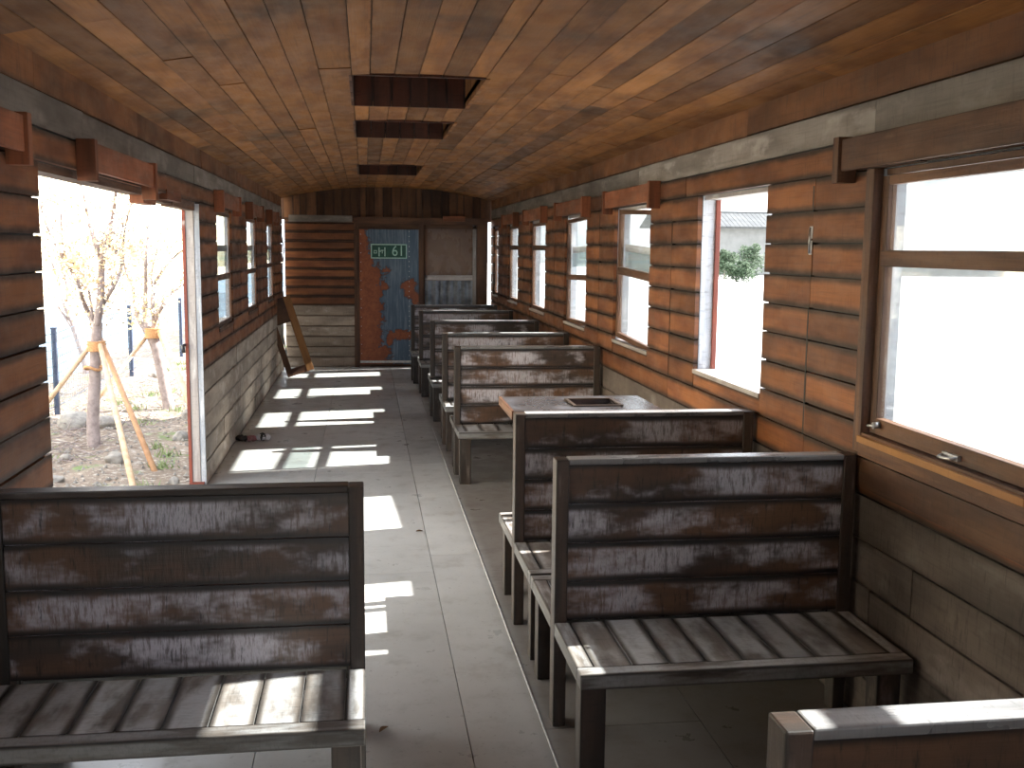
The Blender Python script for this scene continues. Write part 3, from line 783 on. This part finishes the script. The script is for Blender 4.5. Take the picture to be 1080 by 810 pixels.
tag(mb.build('yard', plain('pale_concrete_yard', (.62, .62, .60), (.55, .54, .50), .25, .85)), 'bright concrete yard outside the right windows', 'ground', kind='structure')
# hills
def hill(name, pts_fn, mat, label, nx=40, ny=8):
    mb = MB()
    for i in range(nx + 1):
        for j in range(ny + 1): mb.v.append(Vector(pts_fn(i / nx, j / ny)))
    for i in range(nx):
        for j in range(ny):
            mb.f.append((i * (ny + 1) + j, (i + 1) * (ny + 1) + j, (i + 1) * (ny + 1) + j + 1, i * (ny + 1) + j + 1)); mb.uv.append([(0, .5)] * 4); mb.r.append(.5); mb.m.append(0); mb.sm.append(True)
    tag(mb.build(name, mat), label, 'hill', kind='structure')
hill('hillside', lambda a, b: (-14 - b * 34 + 2 * math.sin(a * 9), -30 + a * 190, GZ + b ** .8 * (20 + 3 * math.sin(a * 14)) + .8 * noise.noise(Vector((a * 60, b * 8, 0)))),
     plain('autumn_hillside', (.86, .70, .42), (.78, .76, .66), .25, .9), 'pale autumn hillside across the path', 90, 24)
hill('far_hill', lambda a, b: (4 + a * 130, 175 - 60 * a + b * 40, GZ - .2 + b ** .7 * (24 + 5 * math.sin(a * 9)) + 1.0 * noise.noise(Vector((a * 30, b * 9, 2)))),
     plain('hazy_far_hill', (.48, .50, .49), (.55, .56, .55), .08, .9), 'hazy hill seen through the open right window', 80, 20)
mb = MB(); mb.box(20, 75, 92, 93, GZ, 1.15, 'x'); mb.box(20, 75, 91.8, 93.2, 1.15, 1.35, 'x')
tag(mb.build('garden_wall', M['white_wall']), 'low pale wall across the yard behind the green shrubs', 'wall')
hsz = empty('pavilion_roof', (41, 110, 0)); tag(hsz, 'grey tiled roofed building far across the yard', 'building')
mb = MB(); mb.box(-9, 9, 0, 6, GZ, 4.0, 'x'); mb.build('wall', M['white_wall'], hsz)
mb = MB()
for k in range(40):
    xa = -10 + k * .5; mb.obox((xa, -1, 4.0), (.46, 0, 0), (0, 4, 1.6), (0, -.1, .18), 1); mb.obox((xa, 3, 5.6), (.46, 0, 0), (0, 4, -1.6), (0, .1, .18), 1)
mb.box(-10, 10, 2.8, 3.2, 5.6, 5.9, 'x')
mb.build('roof_tiles', plain('grey_tiles', (.07, .075, .08), (.10, .105, .105), 1, .8), hsz)

def leaf_cloud(mb, c, rad, n, s, rr, squash=1.0):
    for k in range(n):
        while True:
            p = Vector((rr.uniform(-1, 1), rr.uniform(-1, 1), rr.uniform(-1, 1)))
            if p.length < 1: break
        q = Vector(c) + Vector((p.x * rad, p.y * rad, p.z * rad * squash))
        a = Vector((rr.gauss(0, 1), rr.gauss(0, 1), rr.gauss(0, 1))).normalized(); b = a.orthogonal().normalized()
        z_ = s * rr.uniform(.6, 1.3)
        mb.poly([q - a * z_, q + b * z_ * .45, q + a * z_, q - b * z_ * .45], r=rr.random())
shr = ((765, 262, 82, 2.6, 'tall green shrub left in the view of the unglazed window'), (790, 264, 84, 3.2, 'tall green shrub right in the view of the unglazed window'),
       (777, 277, 74, 1.7, 'low green shrub between the two taller ones across the yard'), (812, 270, 96, 2.6, 'green shrub at the right edge of the unglazed window view'))
for k, (px, py, Y, hh, lab) in enumerate(shr):
    p = at(px, py, Y); e = empty('green_shrub', (p.x, Y, GZ - .05)); rr = random.Random(50 + k)
    mb = MB()
    for q in range(9): leaf_cloud(mb, (rr.uniform(-.8, .8), rr.uniform(-.5, .5), hh * (.25 + .6 * q / 9)), .75 * (1.15 - q / 12) * hh / 2.6, 260, .11, rr)
    mb.build('foliage', M['shrub'], e); mb = MB(); mb.tube([(0, 0, 0), (.05, 0, hh * .7)], [.08, .03], 6); mb.build('stem', M['bark'], e); tag(e, lab, 'shrub')

# --- trees with stake tripods
def tree(base, Y, trunk, branches, leaves, label, seed, leafmat):
    rr = random.Random(seed)
    bp = at(*base, Y); g = gh(bp.x, Y); o = Vector((bp.x, Y, g))
    e = empty('young_tree', o)
    def L(px, py, dy=0): q = at(px, py, Y + dy); return q - o
    mb = MB()
    def smooth(pts, rad):
        out = []; ro = []
        for i in range(len(pts) - 1):
            for k in range(4):
                f = k / 4; p0 = pts[max(i - 1, 0)]; p1 = pts[i]; p2 = pts[i + 1]; p3 = pts[min(i + 2, len(pts) - 1)]
                out.append(.5 * ((2 * p1) + (p2 - p0) * f + (2 * p0 - 5 * p1 + 4 * p2 - p3) * f * f + (3 * p1 - p0 - 3 * p2 + p3) * f ** 3)); ro.append(rad[i] + (rad[i + 1] - rad[i]) * f)
        out.append(pts[-1]); ro.append(rad[-1]); return out, ro
    pts = [Vector((0, 0, -.06))] + [L(*p[:2]) for p in trunk]; rad = [trunk[0][2] * 1.35] + [p[2] for p in trunk]
    mb.tube(*smooth(pts, rad), 10); mb.build('trunk', M['bark'], e)
    mb = MB(); lf = MB()
    for br in branches:
        pts = [L(p[0], p[1], dy) for p, dy in zip(br[1:], [0] + [rr.uniform(-.5, .5) * min(1, k * .5) for k in range(1, len(br))])]
        r0 = br[0]; rad = [r0 * (1 - .8 * k / (len(pts) - 1)) for k in range(len(pts))]
        P_, Q_ = smooth(pts, rad); mb.tube(P_, Q_, 6)
        for k in range(3, len(P_), 2):        # twigs
            for _ in range(2):
                dirn = Vector((rr.gauss(0, .5), rr.gauss(0, .5), rr.uniform(.2, 1))).normalized(); ll = rr.uniform(.15, .5)
                a = P_[k]; b = a + dirn * ll * .5; c = b + (dirn + Vector((rr.gauss(0, .3), rr.gauss(0, .3), 0))).normalized() * ll * .5
                mb.tube([a, b, c], [.006, .004, .002], 4)
                if rr.random() < .5: leaf_cloud(lf, c, .16, leaves // 12, .028, rr)
    for px, py, rd, n in ((0, 0, 0, 0),):
        pass
    mb.build('branches', M['bark'], e)
    for _ in range(leaves * 5):
        br = rr.choice(branches); k = rr.randrange(2, len(br)); q = L(br[k][0] + rr.uniform(-14, 14), br[k][1] + rr.uniform(-12, 10), rr.uniform(-.5, .5)); leaf_cloud(lf, q, .14, 5, .030, rr)
    lf.build('foliage', leafmat, e)
    tag(e, label, 'tree'); return e, o
T1 = 11.96; T2 = 15.04
tree((100, 474), T1, [(100, 473, .078), (98, 445, .068), (100, 400, .064), (101, 366, .062), (103, 340, .052)],
     [[.045, (102, 345), (106, 315), (107, 285), (109, 268), (116, 245), (120, 222), (122, 200), (118, 180), (112, 150)],
      [.03, (108, 275), (100, 255), (93, 232), (88, 205), (80, 175)],
      [.028, (104, 328), (112, 315), (122, 298), (129, 278), (130, 258), (133, 235), (140, 210)],
      [.022, (129, 278), (124, 268), (116, 260), (104, 250)],
      [.032, (103, 345), (96, 335), (88, 318), (82, 298), (75, 285), (62, 265), (50, 240), (42, 215)],
      [.018, (82, 298), (72, 280), (66, 255), (64, 225), (60, 195)],
      [.016, (98, 338), (92, 300), (80, 280), (72, 262)]],
     90, 'young staked tree with a straight grey trunk outside the left opening', 3, M['leafy'])
tree((178, 430), T2, [(178, 428, .085), (174, 410, .078), (167, 375, .075), (160, 355, .07), (153, 345, .06)],
     [[.045, (157, 350), (148, 340), (142, 318), (139, 300), (133, 288), (130, 270)],
      [.042, (156, 348), (153, 330), (154, 300), (154, 275), (156, 250), (159, 215), (160, 185)],
      [.038, (160, 352), (165, 335), (172, 322), (182, 310), (190, 302), (200, 296)],
      [.034, (163, 345), (161, 322), (163, 300), (172, 285), (185, 270), (195, 262), (204, 250)],
      [.02, (162, 310), (160, 288), (166, 262), (169, 245)],
      [.02, (154, 278), (148, 268), (142, 262)]],
     70, 'young staked tree leaning left, right in the wide opening view', 5, M['leafg'])
tree((92, 408), 19.5, [(92, 408, .07), (90, 385, .06), (80, 352, .055), (72, 330, .05)],
     [[.04, (75, 340), (66, 315), (60, 292), (52, 270), (42, 250)], [.03, (72, 330), (70, 300), (62, 270), (56, 240), (50, 210)], [.025, (80, 352), (60, 322), (45, 312), (38, 305)]],
     40, 'thin slanting tree behind the straight staked tree', 8, M['leafy'])
def stake(a, Ya, b, Yb, r, mat, lab):
    p, q = at(*a, Ya), at(*b, Yb)
    g = gh(q.x, q.y)
    t = (p.z - g) / (p.z - q.z) if p.z != q.z else 1
    q = p + (q - p) * t; q.z -= .04
    mb = MB(); o = q.copy(); mb.tube([q, p + (p - q) * .05], [r, r * .85], 10)
    tag(mb.build('support_stake', mat, origin=o), lab, 'stake')
stake((96, 364), T1 - .02, (24, 455), 12.1, .03, M['stake'], 'pale stake of the near tree slanting down to the left')
stake((106, 366), T1 - .12, (135, 487), 9.8, .03, M['stake'], 'pinkish pale stake of the near tree coming towards the carriage')
stake((109, 364), T1 - .02, (150, 462), 11.0, .03, M['stake_red'], 'orange-brown stake of the near tree slanting down to the right')
stake((157, 352), T2, (100, 422), 14.6, .03, M['stake'], 'pale stake of the leaning tree slanting down to the left')
stake((169, 352), T2 - .1, (206, 436), 13.0, .045, M['stake'], 'thick pinkish stake of the leaning tree slanting down to the right')
stake((172, 398), 17.5, (202, 368), 21.0, .03, M['stake_red'], 'brown pole fragment leaning behind the leaning tree') if False else None
for (px, py, Y, r, h, lab) in ((102, 365, T1, .10, .11, 'tan wrapping that ties the stakes to the near tree'), (163, 351, T2, .13, .14, 'tan wrapping that ties the stakes to the leaning tree')):
    p = at(px, py, Y); mb = MB(); n = 6
    mb.tube([p + Vector((0, 0, h * (k / n - .5))) for k in range(n + 1)], [r * (1 + .06 * (-1) ** k) for k in range(n + 1)], 14)
    tag(mb.build('trunk_wrap', M['burlap'], origin=p), lab, 'binding')
p = at(98, 388, T1 - .05); mb = MB(); mb.tube([p + Vector((.085 * math.cos(a / 12 * 2 * PI), .085 * math.sin(a / 12 * 2 * PI), .02 * math.sin(a))) for a in range(13)], .016, 6)
tag(mb.build('rope_loop', M['burlap'], origin=p), 'loose tan rope loop round the near tree trunk below the wrapping', 'rope')

# --- fence with navy posts and wire panels
fe = empty('wire_fence', (-4.2, 14.8, GZ)); tag(fe, 'wire mesh fence on navy posts along the path outside the left opening', 'fence')
fp = []
for k in range(-6, 8):
    y = 14.8 + 1.82 * k; x = -4.18 + .058 * (y - 14.8); fp.append(Vector((x, y, gh(x, y))))
O = Vector(fe.location)
for p in fp:
    mb = MB(); b = p - O; mb.box(b.x - .03, b.x + .03, b.y - .03, b.y + .03, b.z - .05, b.z + 1.18, 'z')
    mb.box(b.x - .036, b.x + .036, b.y - .036, b.y + .036, b.z + 1.18, b.z + 1.20, 'z'); mb.build('post', M['navy'], fe)
for p, q in zip(fp[:-1], fp[1:]):
    mb = MB(); a = p - O; b = q - O
    for k in range(10):
        z = .12 + k * .11; mb.tube([a + Vector((0, 0, z)), b + Vector((0, 0, z))], .0035 if k not in (0, 9) else .006, 4, caps=False)
    n = 26
    for k in range(1, n):
        c = a.lerp(b, k / n); mb.tube([c + Vector((0, 0, .12)), c + Vector((0, 0, 1.11))], .0026, 4, caps=False)
    mb.build('wire_panel', M['wire'], fe)

# --- stones, weeds, brush
def stone(px, py, Y, s, seed, lab):
    p = at(px, py, Y); z = gh(p.x, p.y); rr = random.Random(seed)
    import bmesh
    bm = bmesh.new(); bmesh.ops.create_icosphere(bm, subdivisions=3, radius=1)
    for v in bm.verts:
        f = 1 + .35 * noise.noise(v.co * 1.3 + Vector((seed, 0, 0))) + .12 * noise.noise(v.co * 4 + Vector((seed, 3, 0)))
        v.co = Vector((v.co.x * s[0], v.co.y * s[1], v.co.z * s[2])) * f
    me = bpy.data.meshes.new('stone'); bm.to_mesh(me); bm.free(); me.materials.append(M['rock'])
    for f in me.polygons: f.use_smooth = True
    o = bpy.data.objects.new('stone', me); COL.objects.link(o); o.location = (p.x, p.y, z + s[2] * .25); o.rotation_euler.z = rr.uniform(0, 6)
    tag(o, lab, 'stone')
def ong(px, py):
    c = Vector(((px - 540) / F_PX, (py - 405) / F_PX, 1)); w = ROWS[0] * c.x + ROWS[1] * c.y + ROWS[2] * c.z
    return (GZ - EYE) / w.z * w.y
for k, (px, py, s, lab) in enumerate(((122, 488, (.12, .10, .08), 'pale angular stone at the foot of the pinkish stake'), (82, 452, (.30, .22, .14), 'broad pale boulder left of the near tree trunk'),
        (112, 452, (.22, .18, .10), 'pale boulder just right of the near tree trunk'), (184, 508, (.06, .05, .05), 'small white stone near the right end of the opening'),
        (165, 398, (.10, .08, .08), 'white stone near the base of the leaning tree'), (190, 465, (.12, .08, .07), 'pale stone low beside the right jamb of the opening'),
        (70, 487, (.07, .06, .05), 'small pinkish pale stone in the left foreground soil'), (58, 512, (.08, .07, .05), 'small pale stone at the lower left of the opening'),
        (200, 440, (.12, .10, .08), 'pale stone behind the right jamb near the leaning tree'))):
    stone(px, py, ong(px, py), s, k + 3, lab)
rr = random.Random(17); import bmesh
mb = MB()
for _ in range(2600):
    y = 5 + 13 * rr.random() ** .9; x = rr.uniform(-5.0, -1.4); s = rr.uniform(.008, .035); c = Vector((x, y, gh(x, y) + s * .3))
    a = rr.random() * 6; ax = Vector((math.cos(a), math.sin(a), 0)) * s; ay = Vector((-math.sin(a), math.cos(a), 0)) * s * .7
    T_ = [c + ax, c + ay, c - ax, c - ay]; top = c + Vector((0, 0, s * .8))
    for k in range(4): mb.poly([T_[k], T_[(k + 1) % 4], top], r=rr.random())
tag(mb.build('gravel', M['rock']), 'loose gravel scattered over the soil outside', 'gravel', kind='stuff')
mb = MB()
for _ in range(34):
    y = 6 + 16 * rr.random(); x = rr.uniform(-4.3, -1.6); z = gh(x, y)
    for k in range(26):
        a = rr.random() * 6.28; d0 = rr.uniform(0, .16); b = Vector((x + d0 * math.cos(a), y + d0 * math.sin(a), z)); t_ = b + Vector((rr.uniform(-.06, .06), rr.uniform(-.06, .06), rr.uniform(.03, .11)))
        mb.poly([b - Vector((.010, 0, 0)), b + Vector((.010, 0, 0)), t_], r=rr.random())
tag(mb.build('weeds', M['weed']), 'low green weeds in the soil strip outside', 'weeds', kind='stuff')
mb = MB()
for _ in range(500):
    y = 11 + 8 * rr.random(); x = rr.uniform(-4.6, -2.6); z = gh(x, y) + .01; a = rr.random() * 6.28; l = rr.uniform(.1, .4)
    mb.tube([(x, y, z), (x + l * math.cos(a), y + l * math.sin(a), z + rr.uniform(0, .12))], .004, 4, caps=False)
tag(mb.build('twigs', M['bark']), 'dry twigs lying about near the fence', 'twigs', kind='stuff')

# ------------------------------------------------------------------ light
w = bpy.data.worlds.new('World'); scene.world = w; w.use_nodes = True
bg = w.node_tree.nodes['Background']; bg.inputs[0].default_value = (.86, .91, 1.0, 1); bg.inputs[1].default_value = 4.0
sl = bpy.data.lights.new('sun', 'SUN'); sl.energy = 22; sl.angle = math.radians(.6); sl.color = (1, .965, .90)
so = bpy.data.objects.new('sun', sl); COL.objects.link(so)
so.rotation_euler = Vector((-1.48, -.24, -1)).to_track_quat('-Z', 'Y').to_euler(); so.location = (12, 3, 9)

# ------------------------------------------------------------------ camera
cam = bpy.data.cameras.new('camera'); cam.sensor_width = 36; cam.lens = 36 * F_PX / 1080; cam.clip_end = 600; cam.clip_start = .05
co = bpy.data.objects.new('camera', cam); COL.objects.link(co)
m = Matrix((ROWS[0], -ROWS[1], -ROWS[2])).transposed().to_4x4(); m.translation = Vector((0, 0, EYE)); co.matrix_world = m
scene.camera = co
scene.view_settings.view_transform = 'Standard'
scene.view_settings.exposure = 0.0
scene.cycles.max_bounces = 10; scene.cycles.diffuse_bounces = 6; scene.cycles.transparent_max_bounces = 12
scene.cycles.sample_clamp_indirect = 6
